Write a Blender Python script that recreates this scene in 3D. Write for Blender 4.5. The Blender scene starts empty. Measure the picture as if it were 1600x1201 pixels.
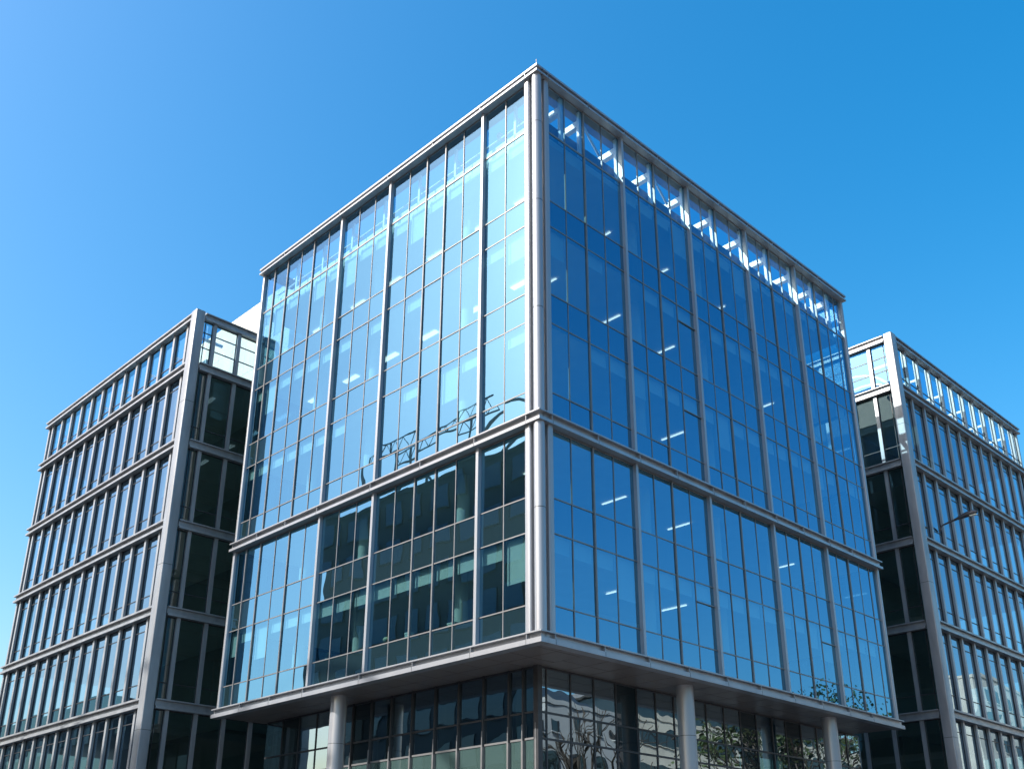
import bpy, math, random
from mathutils import Vector, Matrix
random.seed(7)
S = bpy.context.scene
COL = S.collection
G = 9.6                      # height of the tower soffit above the pavement; builders work relative to the soffit

# ------------------------------------------------------------------ materials
def new_mat(name):
    m = bpy.data.materials.new(name); m.use_nodes = True
    nt = m.node_tree; nt.nodes.clear()
    out = nt.nodes.new('ShaderNodeOutputMaterial')
    return m, nt, out

def noise_col(nt, c1, c2, scale, detail=4, stretch=(1, 1, 1)):
    tc = nt.nodes.new('ShaderNodeTexCoord'); mp = nt.nodes.new('ShaderNodeMapping')
    mp.inputs['Scale'].default_value = stretch
    nz = nt.nodes.new('ShaderNodeTexNoise'); nz.inputs['Scale'].default_value = scale
    nz.inputs['Detail'].default_value = detail
    rp = nt.nodes.new('ShaderNodeValToRGB')
    rp.color_ramp.elements[0].position = .3; rp.color_ramp.elements[1].position = .7
    rp.color_ramp.elements[0].color = (*c1, 1); rp.color_ramp.elements[1].color = (*c2, 1)
    nt.links.new(tc.outputs['Object'], mp.inputs[0]); nt.links.new(mp.outputs[0], nz.inputs['Vector'])
    nt.links.new(nz.outputs['Fac'], rp.inputs[0])
    return rp.outputs[0], nz.outputs['Fac']

def surf(name, c1, c2=None, rough=.6, metal=0.0, scale=1.2, stretch=(1, 1, 1), bump=0, spec=.5, rvar=0):
    m, nt, out = new_mat(name)
    b = nt.nodes.new('ShaderNodeBsdfPrincipled')
    col, fac = noise_col(nt, c1, c2 or tuple(x * .8 for x in c1), scale, 5, stretch)
    nt.links.new(col, b.inputs['Base Color'])
    b.inputs['Roughness'].default_value = rough; b.inputs['Metallic'].default_value = metal
    b.inputs['Specular IOR Level'].default_value = spec
    if rvar:
        mr = nt.nodes.new('ShaderNodeMapRange')
        mr.inputs['To Min'].default_value = rough - rvar; mr.inputs['To Max'].default_value = rough + rvar
        nt.links.new(fac, mr.inputs['Value']); nt.links.new(mr.outputs[0], b.inputs['Roughness'])
    if bump:
        bp = nt.nodes.new('ShaderNodeBump'); bp.inputs['Strength'].default_value = bump
        bp.inputs['Distance'].default_value = .02
        nt.links.new(fac, bp.inputs['Height']); nt.links.new(bp.outputs[0], b.inputs['Normal'])
    nt.links.new(b.outputs[0], out.inputs[0])
    return m

def glass(name, r0, tint, gloss=(1, 1, 1), back=None, wave=.004, scale=.55):
    """coated facade glass: Schlick reflection over tinted transmission (or an opaque back)"""
    m, nt, out = new_mat(name)
    N = nt.nodes.new
    lw = N('ShaderNodeLayerWeight'); lw.inputs['Blend'].default_value = .5
    pw = N('ShaderNodeMath'); pw.operation = 'POWER'; pw.inputs[1].default_value = 5
    ma = N('ShaderNodeMath'); ma.operation = 'MULTIPLY_ADD'; ma.inputs[1].default_value = 1 - r0; ma.inputs[2].default_value = r0
    nt.links.new(lw.outputs['Facing'], pw.inputs[0]); nt.links.new(pw.outputs[0], ma.inputs[0])
    gl = N('ShaderNodeBsdfGlossy'); gl.inputs['Color'].default_value = (*gloss, 1); gl.inputs['Roughness'].default_value = 0
    tc = N('ShaderNodeTexCoord'); nz = N('ShaderNodeTexNoise'); nz.inputs['Scale'].default_value = scale; nz.inputs['Detail'].default_value = 1
    bp = N('ShaderNodeBump'); bp.inputs['Strength'].default_value = 1.0; bp.inputs['Distance'].default_value = wave
    nt.links.new(tc.outputs['Object'], nz.inputs['Vector']); nt.links.new(nz.outputs['Fac'], bp.inputs['Height'])
    nt.links.new(bp.outputs[0], gl.inputs['Normal'])
    if back is None:
        tr = N('ShaderNodeBsdfTransparent'); tr.inputs['Color'].default_value = (*tint, 1)
    else:
        tr = N('ShaderNodeBsdfDiffuse'); tr.inputs['Color'].default_value = (*back, 1)
    mx = N('ShaderNodeMixShader')
    nt.links.new(ma.outputs[0], mx.inputs[0]); nt.links.new(tr.outputs[0], mx.inputs[1]); nt.links.new(gl.outputs[0], mx.inputs[2])
    nt.links.new(mx.outputs[0], out.inputs[0])
    return m

def emit(name, col, s):
    m, nt, out = new_mat(name)
    e = nt.nodes.new('ShaderNodeEmission'); e.inputs[0].default_value = (*col, 1); e.inputs[1].default_value = s
    nt.links.new(e.outputs[0], out.inputs[0]); return m

M = {}
M['alu'] = surf('brushed aluminium', (.33, .343, .365), (.25, .262, .285), .36, .42, .9, (1, 1, .15), rvar=.07)
M['alu_wing'] = surf('weathered aluminium', (.315, .322, .335), (.21, .217, .23), .42, .45, 2.2, (1, 1, .2), bump=.05, rvar=.08)
M['white_steel'] = surf('white painted steel', (.8, .79, .77), (.72, .71, .69), .45, 0, 2)
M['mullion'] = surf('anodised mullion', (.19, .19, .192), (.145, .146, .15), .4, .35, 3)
M['darkgrey'] = surf('slate grey panel and shade-toned upstand', (.10, .105, .115), (.075, .08, .09), .5, .2, 1)
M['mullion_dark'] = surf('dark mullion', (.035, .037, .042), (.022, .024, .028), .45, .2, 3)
M['soffit'] = surf('soffit cassette panel', (.2, .178, .165), (.165, .148, .14), .38, .3, .25, rvar=.06)
M['glass'] = glass('coated glass', .37, (.37, .56, .57), (.27, .605, .885), wave=.004)
M['glass_clear'] = glass('parapet glass', .24, (.5, .74, .84), (.31, .64, 1))
M['glass_wing'] = glass('wing glass', .36, (.22, .32, .34), (.5, .71, .9), wave=.004)
M['glass_side'] = glass('wing side glass', .07, (.2, .31, .31), (.8, .92, 1), wave=.004)
M['glass_base'] = glass('base glass', .34, (.13, .2, .21), (.7, .88, 1), wave=.009, scale=.7)
M['spandrel'] = glass('spandrel glass', .37, None, (.27, .605, .885), back=(.012, .026, .03))
M['spandrel_wing'] = glass('wing spandrel glass', .36, None, (.9, .96, 1), back=(.03, .05, .055))
M['spandrel_base'] = glass('base spandrel glass', .16, None, (.9, .96, 1), back=(.04, .07, .066))
M['dark_infill'] = glass('dark infill glass', .06, None, (.9, .96, 1), back=(.012, .02, .024))
M['ceiling'] = surf('ceiling tile', (.74, .74, .72), (.68, .68, .66), .9)
M['carpet'] = surf('grey carpet', (.3, .3, .29), (.24, .24, .24), .95)
M['plaster'] = surf('white plaster', (.78, .78, .75), (.7, .7, .68), .85)
M['core'] = surf('core wall lining', (.46, .47, .47), (.36, .37, .38), .8, scale=.35)
M['blind'] = surf('roller blind cloth', (.76, .76, .74), (.7, .7, .68), .9)
M['lamp'] = emit('lit ceiling lamp', (1, .97, .9), 1.3)
M['stone'] = surf('cream limestone', (.72, .66, .56), (.62, .56, .47), .85, scale=.8, bump=.2)
M['beige'] = surf('beige render', (.66, .61, .51), (.54, .49, .41), .9, scale=.5, bump=.2)
M['greyrender'] = surf('grey render', (.24, .25, .27), (.17, .18, .2), .85, scale=.4)
M['darkclad'] = surf('dark cladding', (.045, .055, .06), (.03, .036, .042), .55, .2, .4)
M['window_dark'] = glass('dark window glass', .12, None, (.9, .95, 1), back=(.02, .03, .035))
M['asphalt'] = surf('asphalt', (.06, .06, .06), (.04, .04, .042), .9, scale=3, bump=.3)
M['paving'] = surf('granite paving', (.17, .172, .178), (.12, .122, .128), .85, scale=1.5, bump=.15)
M['paint'] = surf('road paint', (.75, .75, .72), (.6, .6, .58), .8, scale=4)
M['gravel'] = surf('roof membrane', (.3, .3, .29), (.22, .22, .22), .95, scale=2)
M['lampgrey'] = surf('dark lamp casing', (.10, .10, .11), (.07, .07, .08), .4, .5, 4)
M['lens'] = surf('lamp lens', (.85, .8, .65), (.75, .7, .55), .3)
M['bark'] = surf('bark', (.07, .056, .045), (.045, .037, .03), .95, scale=6, bump=.5)
M['leaf'] = surf('leaf', (.07, .10, .03), (.045, .07, .02), .6, scale=2)
M['yellow'] = surf('pale yellow shade', (.8, .75, .5), (.75, .7, .45), .7)
M['pot'] = surf('white ceramic', (.8, .8, .78), (.75, .75, .72), .4)
M['pink'] = surf('papers', (.75, .72, .66), (.6, .58, .55), .8)

# ------------------------------------------------------------------ mesh builder
class F:
    """facade frame: s runs along the wall, d points outwards, z up"""
    def __init__(self, o, sd, od): self.o, self.sd, self.od = o, sd, od
    def p(self, s, d, z): return (self.o[0] + s * self.sd[0] + d * self.od[0], self.o[1] + s * self.sd[1] + d * self.od[1], z)

class MB:
    def __init__(self): self.v = []; self.f = []; self.m = []; self.sm = []
    def hexa(self, c, mi=0):
        n = len(self.v); self.v += c
        for q in ((0, 3, 2, 1), (4, 5, 6, 7), (0, 1, 5, 4), (1, 2, 6, 5), (2, 3, 7, 6), (3, 0, 4, 7)):
            self.f.append([n + i for i in q]); self.m.append(mi); self.sm.append(False)
    def box(self, x0, x1, y0, y1, z0, z1, mi=0, top=None):
        self.hexa([(x0, y0, z0), (x1, y0, z0), (x1, y1, z0), (x0, y1, z0), (x0, y0, z1), (x1, y0, z1), (x1, y1, z1), (x0, y1, z1)], mi)
        if top is not None: self.m[-5] = top
        return self
    def fbox(self, fr, s0, s1, d0, d1, z0, z1, mi=0):
        a = fr.p(s0, d0, z0); b = fr.p(s1, d1, z1)
        return self.box(min(a[0], b[0]), max(a[0], b[0]), min(a[1], b[1]), max(a[1], b[1]), z0, z1, mi)
    def quad(self, pts, mi=0):
        n = len(self.v); self.v += pts; self.f.append([n, n + 1, n + 2, n + 3]); self.m.append(mi); self.sm.append(False)
    def pane(self, fr, s0, s1, z0, z1, d=0.0, jit=.0065, mi=0):
        """one sheet of glass, set very slightly out of true like real panes"""
        a, b, c = (random.uniform(-jit, jit) for _ in range(3))
        q = [fr.p(s0, d + a, z0), fr.p(s1, d + b, z0), fr.p(s1, d + b + c, z1), fr.p(s0, d + a + c, z1)]
        # face the normal outwards
        n = (Vector(q[1]) - Vector(q[0])).cross(Vector(q[2]) - Vector(q[1]))
        if n.x * fr.od[0] + n.y * fr.od[1] < 0: q.reverse()
        self.quad(q, mi)
    def prism(self, poly, z0, z1, mi=0, smooth=False):
        n = len(self.v); k = len(poly)
        self.v += [(x, y, z0) for x, y in poly] + [(x, y, z1) for x, y in poly]
        for i in range(k):
            j = (i + 1) % k
            self.f.append([n + i, n + j, n + k + j, n + k + i]); self.m.append(mi); self.sm.append(smooth)
        self.f.append([n + i for i in reversed(range(k))]); self.m.append(mi); self.sm.append(False)
        self.f.append([n + k + i for i in range(k)]); self.m.append(mi); self.sm.append(False)
        return self
    def cyl(self, x, y, r, z0, z1, n=28, mi=0):
        return self.prism([(x + r * math.cos(2 * math.pi * i / n), y + r * math.sin(2 * math.pi * i / n)) for i in range(n)], z0, z1, mi, True)
    def rpost(self, x0, x1, y0, y1, r, z0, z1, mi=0, n=5):
        """square post with rounded edges"""
        pts = []
        for cx, cy, a0 in ((x1 - r, y1 - r, 0), (x0 + r, y1 - r, 90), (x0 + r, y0 + r, 180), (x1 - r, y0 + r, 270)):
            for i in range(n + 1):
                a = math.radians(a0 + 90 * i / n); pts.append((cx + r * math.cos(a), cy + r * math.sin(a)))
        return self.prism(pts, z0, z1, mi, True)
    def tube(self, pts, rads, n=8, mi=0, cap=True):
        pts = [Vector(p) for p in pts]; base = len(self.v); up = Vector((0, 0, 1))
        for i, p in enumerate(pts):
            t = (pts[min(i + 1, len(pts) - 1)] - pts[max(i - 1, 0)]).normalized()
            a = t.cross(up if abs(t.z) < .95 else Vector((1, 0, 0))).normalized(); b = t.cross(a)
            for k in range(n):
                w = 2 * math.pi * k / n
                self.v.append(tuple(p + (a * math.cos(w) + b * math.sin(w)) * rads[i]))
        for i in range(len(pts) - 1):
            for k in range(n):
                q = [base + i * n + k, base + i * n + (k + 1) % n, base + (i + 1) * n + (k + 1) % n, base + (i + 1) * n + k]
                self.f.append(q); self.m.append(mi); self.sm.append(True)
        if cap:
            self.f.append([base + k for k in range(n)]); self.m.append(mi); self.sm.append(False)
            e = base + (len(pts) - 1) * n
            self.f.append([e + k for k in reversed(range(n))]); self.m.append(mi); self.sm.append(False)
        return self
    def build(self, name, mats, parent=None, label=None):
        if not isinstance(mats, (list, tuple)): mats = [mats]
        xs = [p[0] for p in self.v]; ys = [p[1] for p in self.v]; zs = [p[2] for p in self.v]
        c = Vector(((min(xs) + max(xs)) / 2, (min(ys) + max(ys)) / 2, min(zs)))
        me = bpy.data.meshes.new(name)
        me.from_pydata([(p[0] - c.x, p[1] - c.y, p[2] - c.z) for p in self.v], [], self.f)
        for m in mats: me.materials.append(m)
        me.polygons.foreach_set('material_index', self.m)
        me.polygons.foreach_set('use_smooth', self.sm)
        me.update()
        if any(self.sm): me.set_sharp_from_angle(angle=math.radians(40))
        o = bpy.data.objects.new(name, me); COL.objects.link(o)
        w = c + Vector((0, 0, G)); o['w'] = tuple(w)
        if parent is not None:
            o.parent = parent; o.location = w - Vector(parent['w'])
        else: o.location = w
        if label: o['label'] = label
        return o

def thing(name, x, y, z, label, cat, group=None):
    o = bpy.data.objects.new(name, None); COL.objects.link(o)
    o.location = (x, y, z + G); o['w'] = (x, y, z + G)
    o.empty_display_size = .5
    return tag(o, label, cat, group)

def tag(o, label, cat, group=None):
    o['label'] = label; o['category'] = cat
    if group: o['group'] = group
    return o

def struct(o, kind='structure'):
    o['kind'] = kind; return o

# ------------------------------------------------------------------ shared pieces
def channel(fr, s0, s1, z0, z1, lip, flange, d_out, d_in=0.0, rec=.14, mitre=False, mb=None, ticks=()):
    """steel channel: bottom lip, recessed web, top flange, stiffener ticks"""
    mb = mb or MB()
    off = rec if mitre else 0
    mb.fbox(fr, s0, s1, d_in, d_out, z0, z0 + lip)
    mb.fbox(fr, s0 + off, s1, d_in, d_out - rec, z0 + lip, z1 - flange)
    mb.fbox(fr, s0, s1, d_in, d_out, z1 - flange, z1)
    for t in ticks:
        mb.fbox(fr, t - .012, t + .012, d_out - rec, d_out - .02, z0 + lip, z1 - flange)
        mb.fbox(fr, t - .006, t + .006, d_out, d_out + .006, z0, z0 + lip, 1)
    return mb

def window(fr, parent, bounds, z_sp, z_v0, z_v1, kinds, gmat, smat, fmat, blinds=None, prot=(.022, .055), rail=.045, extra=None, jamb=None):
    """one bay of one storey: frame (mullions and rails) > pane, spandrel_panel, roller_blind"""
    fm = MB(); gm = MB(); sp = MB(); bl = MB()
    z0 = z_sp if z_sp is not None else z_v0
    for i, s in enumerate(bounds):
        k = kinds[i]
        if k == '-': continue
        w, d = ((.019, prot[0]) if k == 't' else (.032, prot[1]))
        fm.fbox(fr, s - w, s + w, -.05, d, z0, z_v1)
    s0, s1 = bounds[0], bounds[-1]
    rails = [z_v1 - rail / 2] + ([z_v0] if z_sp is not None else [z_v0 + rail / 2])
    if extra: rails += extra
    for a, b, ka, kb in zip(bounds[:-1], bounds[1:], kinds[:-1], kinds[1:]):
        wa = 0 if ka == '-' else (.019 if ka == 't' else .032); wb = 0 if kb == '-' else (.019 if kb == 't' else .032)
        for z in rails: fm.fbox(fr, a + wa, b - wb, -.04, .02, z - rail / 2, z + rail / 2)
    if jamb is not None:
        fm.fbox(fr, s0 + jamb, s0 + jamb + .025, -.045, .03, z0, z_v1); fm.fbox(fr, s1 - jamb - .025, s1 - jamb, -.045, .03, z0, z_v1)
    for a, b in zip(bounds[:-1], bounds[1:]):
        if z_sp is not None: sp.pane(fr, a, b, z_sp, z_v0)
        gm.pane(fr, a, b, z_v0, z_v1)
        if blinds:
            depth, sh, h, prob = blinds
            if random.random() < prob:
                hh = h * random.choice([1, 1, 1, 1, 1, 1, 1.0, 1.9, 2.6])
                aa, bb = a + sh, b + .02
                bl.fbox(fr, aa, bb, -depth - .03, -depth, z_v1 - .02 - hh, z_v1 - .02)
    w = fm.build('window', fmat, parent)
    gm.build('pane', gmat, w)
    if sp.v: sp.build('spandrel_panel', smat, w)
    if bl.v: bl.build('roller_blind', M['blind'], w)
    return w

# ------------------------------------------------------------------ office tower
tower = thing('office_tower', -10.4, 12.4, -G, 'tall glass office block in the middle with silver corner columns and round legs', 'office building')
A = F((0, .35), (-1, 0), (0, -1)); B = F((-.35, 0), (0, 1), (1, 0))
W = F((-20.8, 0), (0, 1), (-1, 0)); NF = F((0, 24.62), (-1, 0), (0, 1))
ROWS = [(.42, 1.44, 4.03), (4.03, 5.31, 7.92), (8.37, 9.43, 12.37), (12.37, 13.61, 16.72), (16.72, 17.91, 21.27), (None, 21.27, 23.64)]
A_FIN = [3.42, 9.77, 13.6]; B_FIN = [5.6, 10.4, 15.2, 19.75]
A_COLS = [([.93, 2.13, 3.42], '-t-'), ([3.42, 4.75, 5.93, 7.2, 8.45, 9.77], '-tmmt-'), ([9.77, 11.06, 12.3, 13.6], '-tt-'),
          ([13.6, 14.85, 16.1], '-tm'), ([16.1, 17.25, 18.5], '-tm'), ([18.5, 19.75, 20.66], '-m-')]
B_COLS = [([.9, 1.99, 3.17, 4.35, 5.6], '-tmt-'), ([5.6, 6.8, 7.95, 9.12, 10.4], '-tmt-'), ([10.4, 11.58, 12.72, 13.9, 15.2], '-tmt-'),
          ([15.2, 16.37, 17.45, 18.52, 19.75], '-tmt-'), ([19.75, 20.8, 21.87, 22.93, 23.95, 24.62], '-tmtt-')]
for r, (zs, z0, z1) in enumerate(ROWS):
    gm = M['glass_clear'] if r == 5 else M['glass']
    for bounds, kinds in A_COLS:
        bl = (.2, .28, .62, .95 if r == 0 else .8) if r in (0, 2, 3, 4) else None
        window(A, tower, bounds, zs, z0, z1, kinds, gm, M['spandrel'], M['mullion'], bl)
    for ci, (bounds, kinds) in enumerate(B_COLS):
        bl = (.2, .2, .6, .8) if r in (0, 2, 3, 4) else None
        wn = window(B, tower, bounds, zs, z0, z1, kinds, gm, M['spandrel'], M['mullion'], bl)
        if (ci, r) in ((1, 0), (3, 0), (1, 2), (1, 3)):      # small opening lights with an extra rail
            MB().fbox(B, bounds[-2] + .03, bounds[-1] - .05, -.03, .05, z1 - .85, z1 - .81).build('opening_rail', M['mullion'], wn)
    window(W, tower, [.55 + 2.4 * i for i in range(11)], zs, z0, z1, 't' * 11, M['glass_clear'], M['spandrel'], M['mullion_dark'])
    window(NF, tower, [.5 + 2.5 * i for i in range(9)], zs, z0, z1, 't' * 9, M['glass_clear'], M['spandrel'], M['mullion'])
for s in A_FIN:
    for z0, z1 in ((.41, 7.944), (8.358, 23.648)):
        MB().fbox(A, s - .07, s + .07, -.05, .16, z0, z1).build('fin', M['alu'], tower)
for s in B_FIN:
    for z0, z1 in ((.41, 7.944), (8.358, 23.648)):
        MB().fbox(B, s - .07, s + .07, -.05, .16, z0, z1).build('fin', M['alu'], tower)
TA = [.7] + A_FIN + [6.56, 16.1, 18.5]; TB = [.7] + B_FIN + [3.17, 7.95, 12.72, 17.45, 21.87]
def ring(name, z0, z1, lip, fl, rec, out=.35):
    for fr, L, ticks, mi in ((A, 20.9, TA, True), (B, 24.88, TB, True)):
        mb = channel(fr, (-.0 if fr is A else .35), L, z0, z1, lip, fl, out, -.04, rec, ticks=ticks) if fr is B else \
             channel(fr, 0, L, z0, z1, lip, fl, out, -.04, rec, mitre=True, ticks=ticks)
        mb.build(name, [M['alu'], M['mullion_dark']], tower)
ring('belt_beam', 7.945, 8.357, .12, .055, .16)
ring('fascia_beam', 0, .408, .17, .05, .15)
ring('cornice', 23.65, 24.0, .09, .10, .13)
MB().box(-20.9, -.36, .40, 1.05, 23.66, 23.84).box(-1.05, -.36, 1.05, 24.88, 23.66, 23.84).box(-20.9, -20.2, 1.05, 24.88, 23.66, 23.84).box(-20.2, -1.05, 24.2, 24.88, 23.66, 23.84).build('roof_edge_beam', M['darkgrey'], tower)
# corner: one round column between two rounded end posts
for z0, z1, seams in ((.41, 7.944, (4.7,)), (8.358, 23.648, (12.6, 17.4, 21.2))):
    c = MB().cyl(-.27, .27, .2, z0, z1, 36)
    for q in seams: c.cyl(-.27, .27, .203, q, q + .025, 36, 1)
    c.build('corner_column', [M['alu'], M['mullion_dark']], tower)
    MB().rpost(-.9, -.6, .13, .48, .09, z0, z1).build('corner_post', M['alu'], tower)
    MB().rpost(-.48, -.13, .6, .88, .09, z0, z1).build('corner_post', M['alu'], tower)
    MB().box(-.62, -.5, .48, .62, z0, z1).build('corner_infill', M['mullion'], tower)
    MB().rpost(-20.86, -20.66, .2, .5, .07, z0, z1).build('end_post', M['alu'], tower)
    MB().rpost(-.5, -.2, 24.62, 24.82, .07, z0, z1).build('end_post', M['alu'], tower)
MB().cyl(-.2, .2, .018, 24.0, 24.45, 8).build('lightning_rod', M['alu'], tower)
# floors, ceilings, core, inner columns, lamps
levels = [(.06, .41, True)] + [(ROWS[i][2] + .04, ROWS[i + 1][1] - .04, True) for i in range(4)]
levels[2 - 0] = (7.98, 9.38, True)
for i, (z0, z1, _) in enumerate(levels):
    MB().box(-20.6, -.62, .62, 24.4, z0, z1, 0, 1).build('floor_slab', [M['ceiling'], M['carpet']], tower)
MB().box(-20.6, -.62, .62, 24.4, 21.0, 21.32, 0, 1).build('roof_slab', [M['ceiling'], M['gravel']], tower)
for z0, z1 in ((.42, 4.0), (5.3, 7.97), (9.4, 12.4), (13.6, 16.75), (17.9, 20.99)):
    MB().box(-15.5, -6.5, 8.5, 18, z0, z1).build('core_wall', M['core'], tower)
    MB().box(-6.4, -6.1, 9, 14, z0, z1).build('partition_wall', M['plaster'], tower)
for x, y in [(-1.75, 1.75), (-5.9, 1.75), (-12.3, 1.75), (-16.8, 1.75), (-1.75, 7.9), (-1.75, 12.8), (-1.75, 17.4), (-1.75, 22)]:
    MB().cyl(x, y, .26, .42, 20.99, 20).build('inner_column', M['plaster'], tower)
for li, z in enumerate((4.04, 7.96, 12.38, 16.73, 20.96)):
    for k in range(5):
        if random.random() < .7:
            y = 3.4 + 4.3 * k + random.uniform(-.6, .6)
            MB().box(-4.0, -2.7, y, y + .09, z - .03, z - .004).build('ceiling_light', M['lamp'], tower)
    for k in range(6 if li > 2 else 0):
        x = -3.4 - 3.1 * k - random.uniform(0, .8)
        MB().box(x - .55, x + .55, 3.0, 3.26, z - .03, z - .004).build('ceiling_light', M['lamp'], tower)
# roof screen: upstand, posts, outriggers, handrail
MB().box(-20.4, -.7, .7, .84, 21.33, 21.95).build('roof_upstand', M['white_steel'], tower)
MB().box(-.84, -.7, .84, 24.2, 21.33, 22.2).build('roof_upstand', M['darkgrey'], tower)  # dark grey puts the right face's shade into the white upstand's colour
MB().tube([(-20.3, .95, 22.55), (-1.0, .95, 22.55)], [.045, .045]).build('roof_rail', M['white_steel'], tower)
for s in (2.13, 5.93, 8.45, 11.06, 13.6, 16.1, 18.5):
    o = MB().box(-s - .06, -s + .06, .86, .98, 21.33, 23.655)
    o.box(-s - .05, -s + .05, .98, 2.4, 22.95, 23.1); o.box(-s - .06, -s + .06, 2.4, 2.52, 21.33, 23.1)
    o.build('roof_frame', M['white_steel'], tower)
for s in (1.99, 3.17, 5.6, 7.95, 10.4, 12.72, 15.2, 17.45, 19.75, 21.87, 23.5):
    o = MB().box(-.58, -.44, s - .14, s + .12, 21.33, 23.655); o.box(-3.4, -.58, s - .13, s + .11, 22.95, 23.24)
    if s in (7.95, 3.17): o.tube([(-.66, s + .1, 23.6), (-.66, s + 1.4, 22.3)], [.06, .06])
    o.build('roof_frame', M['white_steel'], tower)
MB().box(-3.6, -3.4, 1.2, 24, 23.05, 23.27).build('roof_ring_beam', M['white_steel'], tower)
for y in (5.6, 12.72, 19.75): MB().box(-3.58, -3.42, y - .08, y + .08, 21.33, 23.045).build('roof_post', M['white_steel'], tower)
# soffit of cassette panels, slightly open joints
so = MB(); px = [-20.5 + 1.24 * i for i in range(17)]
for i, x in enumerate(px):
    x1 = min(x + 1.205, -.36)
    so.box(x, x1, .36, 1.42, .012, .05); so.box(x, x1, 1.45, 2.6, .012, .05)
yy = 2.612
while yy < 24.3:
    so.box(-1.49, -.36, yy, min(yy + 1.205, 24.6), .012, .05); so.box(-2.72, -1.52, yy, min(yy + 1.205, 24.6), .012, .05); yy += 1.24
so.build('soffit', M['soffit'], tower)
# round legs
for x, y, r in ((-12.44, 1.05, .34), (-1.22, 9.2, .34), (-1.02, 19.6, .34)):
    m = MB().cyl(x, y, r, -G + .13, .012, 40)
    for z in (-1.9, -5.1): m.cyl(x, y, r + .002, z, z + .018, 40, 1)
    m.build('support_column', [M['alu'], M['mullion_dark']], tower)
# recessed base glazing
BA = F((0, 2.5), (-1, 0), (0, -1)); BB = F((-2.6, 0), (0, 1), (1, 0))
ZT = [(-1.6, .0), (-2.5, -1.6)]
a_b = [2.62, 3.28, 4.0, 5.34, 6.7, 8.06, 9.45, 10.77, 12.1, 13.36, 14.7, 16.05, 17.4, 18.75, 20.1]
b_b = [2.5, 2.92, 4.18, 5.45, 6.7, 7.92, 9.1, 10.26, 11.5, 12.45, 13.7, 14.9, 16.12, 17.4, 18.5, 19.77, 21.15, 22.5, 23.9, 25.2]
def base_bay(fr, a, b, sunny, dark):
    f = MB(); g = MB(); s = MB(); i2 = MB()
    w = .04 if sunny else .03  # sunny: paler metal low down paints sunlight onto mullions and rails
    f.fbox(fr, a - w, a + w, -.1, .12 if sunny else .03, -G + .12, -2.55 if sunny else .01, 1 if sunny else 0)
    if sunny: f.fbox(fr, a - w, a + w, -.1, .08, -2.55, .01, 0); f.fbox(fr, a - .02, a + .02, .08, .12, -2.55, -2.0, 1)  # paler front tip paints the sunlit stretch below the soffit's shadow
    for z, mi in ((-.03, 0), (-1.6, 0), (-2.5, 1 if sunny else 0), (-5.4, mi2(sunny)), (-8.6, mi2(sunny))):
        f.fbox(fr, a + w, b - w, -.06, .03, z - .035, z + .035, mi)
    tgt = i2 if dark else g
    tgt.pane(fr, a, b, -1.6, .0, jit=.004); tgt.pane(fr, a, b, -2.5, -1.6, jit=.004)
    (s if sunny else tgt).pane(fr, a, b, -5.4, -2.5, jit=.004); lo = MB(); lo.pane(fr, a, b, -G + .12, -5.4)
    wn = f.build('window', [M['mullion_dark'], M['mullion']], tower)
    if g.v: g.build('pane', M['glass_base'], wn)
    lo.build('pane', M['glass_base'], wn)
    if s.v: s.build('spandrel_panel', M['spandrel_base'], wn)
    if i2.v: i2.build('infill_panel', M['dark_infill'], wn)
def mi2(x): return 1 if x else 0
for i in range(len(a_b) - 1): base_bay(BA, a_b[i], a_b[i + 1], a_b[i] < 14, i in (8, 12))
for i in range(len(b_b) - 1): base_bay(BB, b_b[i], b_b[i + 1], False, i in (4, 11, 14))
MB().box(-2.72, -2.5, 2.4, 2.62, -G + .12, .01).build('base_corner_post', M['mullion_dark'], tower)
MB().box(-21, -3.5, 7.5, 7.7, -G + .12, .05).box(-9, -8.8, 7.7, 24, -G + .12, .05).build('lobby_wall', M['core'], tower)
for x in (-5, -9.4, -13.4, -17.6): MB().cyl(x, 4.2, .3, -G + .12, .05, 20).build('lobby_column', M['plaster'], tower)
MB().box(-20.7, -2.75, 2.65, 25, -5.0, -4.6, 0, 1).build('floor_slab', [M['ceiling'], M['carpet']], tower)

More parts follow.
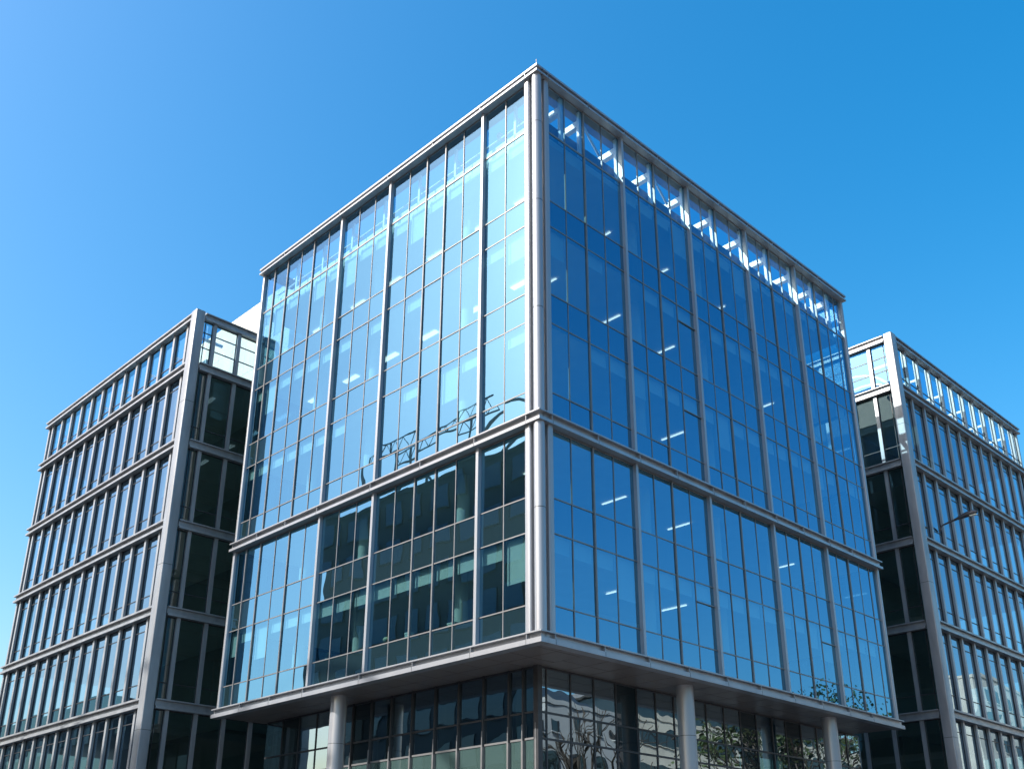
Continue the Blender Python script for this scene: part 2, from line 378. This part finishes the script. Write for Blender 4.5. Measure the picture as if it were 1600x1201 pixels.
# ------------------------------------------------------------------ wings
def lev(f): return [(z + 8) * f - 8 for z in (20.87, 17.97, 13.65, 9.39, 5.09, .8, -3.5)] + [-G + .12]
def wing(WLEV, pitch, label, FF, FS, ns, s_first, s_end, side_m, slab, core):
    x0, x1, y0, y1 = slab
    t = thing('office_wing', (x0 + x1) / 2, (y0 + y1) / 2, -G, label, 'office building')
    fins = [s_first + pitch * k for k in range(ns)]
    bh = .46
    for r in range(7):
        zt = WLEV[r] - (bh if r else .42); zb = WLEV[r + 1]
        edges = [.62] + fins + [s_end - .12]
        gm = M['glass_clear'] if r == 0 else M['glass_wing']
        for a, b in zip(edges[:-1], edges[1:]):
            hgt = zt - zb
            ex = [zb + hgt * .2, zt - hgt * .14] if r else [zb + .75]
            window(FF, t, [a, b], None, zb, zt, '--', gm, None, M['mullion_dark'], extra=ex, jamb=.1,
                   blinds=(.24, .12, .8, .4) if r else None)
        for s in fins:
            MB().fbox(FF, s - .1, s + .1, -.1, .15, zb, zt + .001).build('fin', M['alu_wing'], t)
        MB().fbox(FF, s_end - .2, s_end, -.1, .15, zb, zt).build('end_post', M['alu_wing'], t)
        # short side
        se = [.6] + side_m
        for a, b in zip(se[:-1], se[1:]):
            hgt = zt - zb
            window(FS, t, [a, b], None, zb, zt, '--', gm if r == 0 else M['glass_side'], None, M['mullion_dark'], extra=[zb + hgt * .2] if r else [zb + 1.0, zb + 1.9], jamb=.1)
        for s in side_m[:-1]:
            MB().fbox(FS, s - .1, s + .1, -.08, .13, zb, zt).build('mullion', M['alu_wing'], t)
    for r, z in enumerate(WLEV[:-1]):
        h = .42 if r == 0 else bh
        channel(FF, .58, s_end + .12, z - h, z, .12, .09, .35, -.06, .15).build('cornice' if r == 0 else 'floor_beam', M['alu_wing'], t)
        channel(FS, .58, side_m[-1], z - h, z, .12, .06, .27, -.06, .12).build('cornice' if r == 0 else 'floor_beam', M['alu_wing'], t)
    # rounded corner post and its edge strip
    c = [FF.p(-.02, .38, 0), FF.p(.58, -.15, 0)]
    xs = sorted((c[0][0], c[1][0])); ys = sorted((c[0][1], c[1][1]))
    p = MB().rpost(xs[0], xs[1], ys[0], ys[1], .06, -G + .12, WLEV[0] + .012)
    for z in (WLEV[2] + 2, WLEV[4] + 2, WLEV[5] - 1.5): p.rpost(xs[0] - .003, xs[1] + .003, ys[0] - .003, ys[1] + .003, .06, z, z + .02, 1)
    p.build('corner_post', [M['alu_wing'], M['mullion_dark']], t)
    for r in range(7):
        zt = WLEV[r] - (bh if r else .42)
        MB().fbox(FF, .6, .72, 0, .3, WLEV[r + 1], zt).build('edge_strip', M['alu_wing'], t)
    for r in range(1, 7):
        z = WLEV[r]
        m = MB().box(x0, x1, y0, y1, z - .38, z - .05, 0, 1); m.build('floor_slab' if r > 1 else 'roof_slab', [M['ceiling'], M['gravel'] if r == 1 else M['carpet']], t)
        cx0, cx1, cy0, cy1 = core
        MB().box(cx0, cx1, cy0, cy1, WLEV[r + 1] - .04 if r < 6 else -G + .12, z - .39).build('core_wall', M['core'], t)
    return t, fins
LL, LR = lev(1.031), lev(1.1027)
LF = F((-23.4, -1.70), (-1, 0), (0, -1)); LS = F((-23.67, -2.05), (0, 1), (1, 0))
RF = F((-.35, 30.1), (0, 1), (1, 0)); RS = F((0, 30.37), (-1, 0), (0, -1))
lw, lf = wing(LL, 1.495, 'grey finned office wing left of the tower, cream plant room on its roof', LF, LS, 13, 1.29, 19.9,
              [1.24, 2.73, 4.23, 5.72, 7.2, 8.7, 12], (-43.0, -23.9, -1.45, 14.5), (-39, -27, 4, 12))
rw, rf = wing(LR, 1.6, 'finned office wing right of the glass tower with a sunlit rooftop screen', RF, RS, 11, 2.06, 19.05,
              [1.6, 3.2, 4.8, 6.4, 8.0, 11], (-16, -.63, 30.65, 48.5), (-13, -5, 35, 45))
# plant room on the left wing, panel joints open
pr = MB(); z = LL[1] + .03
for i in range(-4, 4):
    for j in range(3):
        pr.box(-28.7 + 1.6 * i, -28.7 + 1.6 * i + 1.585, 3.0, 3.15, z + 2.24 * j, z + 2.24 * j + 2.225)
pr.box(-35.05, -22.4, 3.151, 11, z, z + 6.68)
pr.build('plant_room', M['stone'], lw)
for fr, t, ss, zz in ((LF, lw, [1.29 + 2.99 * k for k in range(7)], LL), (RF, rw, [2.06 + 3.2 * k for k in range(6)], LR)):
    for s in ss:
        o = MB(); o.fbox(fr, s - .06, s + .06, -.62, -.5, zz[1], zz[0] - .4); o.fbox(fr, s - .05, s + .05, -2.0, -.62, zz[0] - .95, zz[0] - .8)
        o.build('roof_frame', M['white_steel'], t)
MB().fbox(LF, .6, 19, -.95, -.8, LL[1] - .04, LL[1] + .6).build('roof_upstand', M['white_steel'], lw)
# barrel-vault ribs of the rooflight on the right wing
for y in (32.6, 34.2, 35.8):
    pts = [(-4.2 + 2.9 * math.cos(a), y, LR[1] - .06 + 2.6 * math.sin(a)) for a in [math.pi * k / 16 for k in range(17)]]
    MB().tube(pts, [.08] * 17).build('rooflight_rib', M['white_steel'], rw)

# wall lamp on the right wing
wl = thing('wall_lamp', -.1, 33.25, 12.0, 'dark curved lamp arm reaching out from the fins of the right wing', 'lamp')
ax, ay, az = -.2, 33.25, 12.43
MB().tube([(ax - .1, ay, az - .28), (ax + .02, ay, az - .1), (ax + .12, ay, az + .02), (ax + .6, ay, az + .12), (ax + 1.05, ay, az + .2)], [.05, .05, .05, .06, .075]).build('arm', M['lampgrey'], wl)
hd = MB(); hd.tube([(ax + 1.0, ay, az + .19), (ax + 1.2, ay, az + .235), (ax + 1.6, ay, az + .30), (ax + 2.0, ay, az + .33), (ax + 2.2, ay, az + .33)], [.075, .12, .16, .14, .05], 12)
hd.build('lamp_head', M['lampgrey'], wl)
MB().box(ax + 1.75, ax + 2.12, ay - .1, ay + .1, az + .155, az + .2).build('lens', M['lens'], wl)

# ------------------------------------------------------------------ small things standing on the window sills of the tower
def sill(x, lvl): return (-x, .62, lvl)
SL = 1.43
t = thing('desk_lamp', -9.1, .75, SL, 'small pale yellow globe lamp on the lowest window sill behind dark glass', 'lamp')
MB().cyl(-9.1, .75, .07, SL, SL + .03, 14).cyl(-9.1, .75, .015, SL + .03, SL + .2, 8).build('lamp_foot', M['pot'], t)
gl = MB(); gl.tube([(-9.1, .75, SL + .18 + .0), (-9.1, .75, SL + .22), (-9.1, .75, SL + .3), (-9.1, .75, SL + .38), (-9.1, .75, SL + .42)], [.04, .11, .15, .11, .03], 14); gl.build('globe', M['yellow'], t)
for x, lab, mat, a, b, c in ((-7.7, 'small white storage box on the lowest window sill right of the globe lamp', 'pot', .15, .1, .34),
                             (-5.2, 'low cream document box on the lowest window sill near the tower corner', 'pink', .2, .1, .26)):
    t = thing('storage_box', x, .75, SL, lab, 'box')
    MB().box(x - a, x + a, .75 - b, .75 + b, SL, SL + c * .8).build('box_body', M[mat], t)
    MB().box(x - a - .012, x + a + .012, .75 - b - .012, .75 + b + .012, SL + c * .8, SL + c).build('lid', M['plaster'], t)
t = thing('potted_plant', -13.1, .8, SL, 'small potted plant on the lowest window sill left of the globe lamp', 'plant')
MB().tube([(-13.1, .8, SL), (-13.1, .8, SL + .2)], [.08, .12], 14).build('pot', M['pot'], t)
lf2 = MB()
for k in range(40):
    a = random.uniform(0, 6.28); e = random.uniform(.3, 1.4); L = random.uniform(.15, .34)
    d = Vector((math.cos(a) * math.cos(e), math.sin(a) * math.cos(e), math.sin(e))); p0 = Vector((-13.1, .8, SL + .2)); q = p0 + d * L
    sd = d.cross(Vector((0, 0, 1))).normalized() * .03
    lf2.quad([tuple(p0), tuple(p0 + d * L * .5 + sd), tuple(q), tuple(p0 + d * L * .5 - sd)])
lf2.build('leaves', M['leaf'], t)

# ------------------------------------------------------------------ the street and what the glass mirrors
def block(name, label, cat, x0, x1, y0, y1, ztop, face, wall, storey, wh, ww, gap, z_first):
    """building with window openings on one face ('x' = its -X side, 'y' = its +Y side)"""
    t = thing(name, (x0 + x1) / 2, (y0 + y1) / 2, -G, label, cat)
    MB().box(x0, x1, y0, y1, -G + .1, ztop).build('wall', M[wall], t)
    fr = F((x0, 0), (0, 1), (-1, 0)) if face == 'x' else F((0, y1), (1, 0), (0, 1))
    a0, a1 = (y0, y1) if face == 'x' else (x0, x1)
    z = z_first
    while z + wh < ztop - .3:
        s = a0 + gap; f = MB(); g = MB(); sl = MB()
        while s + ww < a1 - .2:
            g.pane(fr, s, s + ww, z, z + wh, .03, .01)
            n = max(1, int(ww / 1.6))
            for k in range(n + 1): f.fbox(fr, s + ww * k / n - .04, s + ww * k / n + .04, .002, .09, z, z + wh)
            sl.fbox(fr, s - .08, s + ww + .08, .002, .16, z - .12, z - .01)
            s += ww + gap
        w = f.build('window_row', M['mullion_dark'], t); g.build('pane', M['window_dark'], w); sl.build('sill', M[wall], w)
        z += storey
    MB().box(x0 - .12, x1 + .12, y0 - .12, y1 + .12, ztop + .003, ztop + .45).build('parapet', M[wall], t)
    return t
op = block('office_block', 'dark office block with steel vaults on its roof, mirrored in the tower', 'office building', -72, -24, -58, -38, 32.0, 'y', 'darkclad', 4.1, 2.4, 2.6, 1.1, -8)
st = MB()
for k in range(12):
    x = -66 + 1.75 * k
    st.tube([(x, -40, 38.2), (x + 1.75, -40, 38.2)], [.09, .09], 6); st.tube([(x, -40, 39.6), (x + 1.75, -40, 39.6)], [.07, .07], 6)
    st.tube([(x, -40, 38.2), (x + .87, -40, 39.6), (x + 1.75, -40, 38.2)], [.05, .05, .05], 6)
    if k % 3 == 0: st.tube([(x, -40, 31.9), (x, -40, 39.6)], [.14, .14], 6)
st.build('roof_truss', M['greyrender'], op)
for x0, r in ((-43, 6.5), (-32, 7.2), (-57, 3.4)):
    v = MB()
    for y in (-39.5, -43, -46.5): v.tube([(x0 + r * math.cos(math.pi * k / 14), y, 31.9 + r * .85 * math.sin(math.pi * k / 14)) for k in range(15)], [.16] * 15, 6)
    v.build('roof_vault', M['alu_wing'], op)
block('office_block', 'long lower dark office block mirrored at the foot of the left wing', 'office building', -190, -112, -60, -38, 17.5, 'y', 'darkclad', 4, 2.2, 2.4, 1.0, -8)
be = block('stone_building', 'lower cream stone building with long strip windows mirrored in the ground floor glass', 'building', 40, 58, 59, 114, 10.2, 'x', 'beige', 3.4, 1.5, 8.2, 1.5, -6.0)
m = MB().box(43, 56, 62, 111, 10.66, 13.2); m.build('penthouse', M['window_dark'], be)
MB().box(42.4, 56.6, 61.4, 111.6, 13.21, 13.6).build('roof', M['greyrender'], be)
block('stone_building', 'taller cream stone building with upright windows mirrored low in the right wing', 'building', 40, 52, 136, 235, 25, 'x', 'beige', 3.5, 1.9, 1.6, 2.0, -6.6)
gr = block('grey_building', 'grey rendered building with a hipped dark roof mirrored beside the cream one', 'building', 41, 56, 43, 57.5, 9.9, 'x', 'greyrender', 3.0, 1.6, 1.3, .9, -7.2)
block('low_building', 'low pale grey building mirrored in front of the grey one near the base corner', 'building', 30.5, 38, 36, 49, 7.4, 'x', 'core', 3.1, 1.3, 1.5, 1.4, -7.0)
rf_ = MB(); rf_.hexa([(40.6, 42.6, 10.36), (56.4, 42.6, 10.36), (56.4, 57.9, 10.36), (40.6, 57.9, 10.36), (45, 49, 12.2), (52, 49, 12.2), (52, 55.5, 12.4), (45, 55.5, 12.4)])
rf_.build('roof', M['darkclad'], gr)

def tree(x, y, h, r, leaves, label, seed):
    rnd = random.Random(seed)
    t = thing('street_tree', x, y, -G + .1, label, 'tree', None)
    tk = MB(); tips = []
    def limb(p, d, L, rad, depth):
        q = p + d * L; mid = p + d * L * .5 + Vector((rnd.uniform(-1, 1), rnd.uniform(-1, 1), 0)) * L * .06
        tk.tube([tuple(p), tuple(mid), tuple(q)], [rad, rad * .85, rad * .68], 6 if depth < 2 else 4, cap=False)
        if depth >= 4 or rad < .012: tips.append(q); return
        if depth >= 2: tips.append(q)
        for k in range(rnd.choice([2, 3, 3]) if depth else 4):
            a = rnd.uniform(0, 6.28); sp = rnd.uniform(.35, .8)
            s = d.cross(Vector((math.cos(a), math.sin(a), .3))).normalized()
            nd = (d * math.cos(sp) + s * math.sin(sp) + Vector((0, 0, .18))).normalized()
            limb(q, nd, L * rnd.uniform(.6, .85), rad * .62, depth + 1)
    limb(Vector((x, y, -G + .1)), Vector((0, 0, 1)), h * .3, h * .016, 0)
    tk.build('trunk', M['bark'], t)
    if leaves:
        c = MB()
        for tip in tips:
            for k in range(leaves):
                o = Vector((rnd.gauss(0, 1), rnd.gauss(0, 1), rnd.gauss(0, .8))) * r * .16
                p = tip + o; n = Vector((rnd.gauss(0, 1), rnd.gauss(0, 1), rnd.gauss(.4, 1))).normalized()
                u = n.orthogonal().normalized() * rnd.uniform(.1, .2); v = n.cross(u)
                c.quad([tuple(p - u), tuple(p - v * .6), tuple(p + u), tuple(p + v * .6)])
        c.build('crown', M['leaf'], t)
tree(24.6, 38, 18.5, 3, 0, 'bare branched street tree mirrored in the ground floor glass', 3)
tree(26, 33, 16, 3, 0, 'smaller bare street tree mirrored left of the bigger bare tree', 5)
tree(15.5, 46, 18.6, 3.4, 22, 'leafy street tree mirrored in the lowest panes of the right face', 11)
tree(16, 55, 18.2, 3.0, 16, 'sparse leafy street tree mirrored at the far end of the right face', 19)

# ------------------------------------------------------------------ ground
struct(MB().box(-700, 700, -700, 700, -G - .3, -G).build('ground', M['asphalt']))
pv = [(-140, 9.5, -9, 160), (21.5, 300, -19, 160), (21.5, 300, -140, -26.5) if False else (20.5, 300, -200, -20.5), (-260, 8.5, -200, -24)]
pv = [(-140, 9.5, -9, 160), (23.8, 300, -9, 160), (19.8, 300, -200, -19.5), (-260, 8.5, -200, -22)]
for a, b, c, d in pv:
    struct(MB().box(a, b, c, d, -G + .004, -G + .12).build('pavement', M['paving']))
rm = MB()
for k in range(30): rm.box(-120 + 6 * k, -117 + 6 * k, -15.6, -15.45, -G + .001, -G + .005) if -120 + 6 * k < 4 else None
for k in range(22): rm.box(16.5, 16.65, 2 + 6 * k, 5 + 6 * k, -G + .001, -G + .005)
struct(rm.build('road_marking', M['paint']))

# ------------------------------------------------------------------ light
EL, AZ = math.radians(40), math.radians(25)
sd = Vector((-math.sin(AZ) * math.cos(EL), -math.cos(AZ) * math.cos(EL), math.sin(EL)))
L = bpy.data.lights.new('sun', 'SUN'); L.energy = 5.0; L.angle = math.radians(.5); L.color = (1, .96, .9)
so_ = bpy.data.objects.new('sun', L); COL.objects.link(so_)
so_.location = (0, 0, 80); so_.rotation_euler = (-sd).to_track_quat('-Z', 'Y').to_euler()
w = bpy.data.worlds.new('World'); S.world = w; w.use_nodes = True
nt = w.node_tree; bg = nt.nodes['Background']
sk = nt.nodes.new('ShaderNodeTexSky'); sk.sky_type = 'NISHITA'; sk.sun_disc = False
sk.sun_elevation = EL; sk.sun_rotation = math.atan2(sd.x, sd.y)
sk.air_density = 1.22; sk.dust_density = 3.1; sk.ozone_density = 1.3; sk.altitude = 0
hs = nt.nodes.new('ShaderNodeHueSaturation'); hs.inputs['Saturation'].default_value = 1.6; hs.inputs['Hue'].default_value = .493
nt.links.new(sk.outputs[0], hs.inputs['Color']); nt.links.new(hs.outputs[0], bg.inputs[0])
bg.inputs[1].default_value = .15

# ------------------------------------------------------------------ camera
cam = bpy.data.cameras.new('camera'); co = bpy.data.objects.new('camera', cam); COL.objects.link(co); S.camera = co
yaw, pitch, roll = math.radians(45.6977), math.radians(22.2169), math.radians(.1806)
d = Vector((-math.sin(yaw) * math.cos(pitch), math.cos(yaw) * math.cos(pitch), math.sin(pitch)))
r = Vector((math.cos(yaw), math.sin(yaw), 0)); u = r.cross(d)
r2 = r * math.cos(roll) + u * math.sin(roll); u2 = -r * math.sin(roll) + u * math.cos(roll)
co.matrix_world = Matrix(((r2.x, u2.x, -d.x, 22.866), (r2.y, u2.y, -d.y, -23.719), (r2.z, u2.z, -d.z, -7.994 + G), (0, 0, 0, 1)))
cam.sensor_width = 36; cam.lens = 36 * 1629.96 / 1600
cam.shift_x = .00145; cam.shift_y = 154.46 / 1600
cam.clip_end = 3000
S.view_settings.view_transform = 'Standard'; S.view_settings.look = 'None'; S.view_settings.exposure = .9; S.view_settings.gamma = 1
S.cycles.max_bounces = 12; S.cycles.transparent_max_bounces = 16; S.cycles.glossy_bounces = 5
for o in bpy.data.objects:
    if 'w' in o: del o['w']
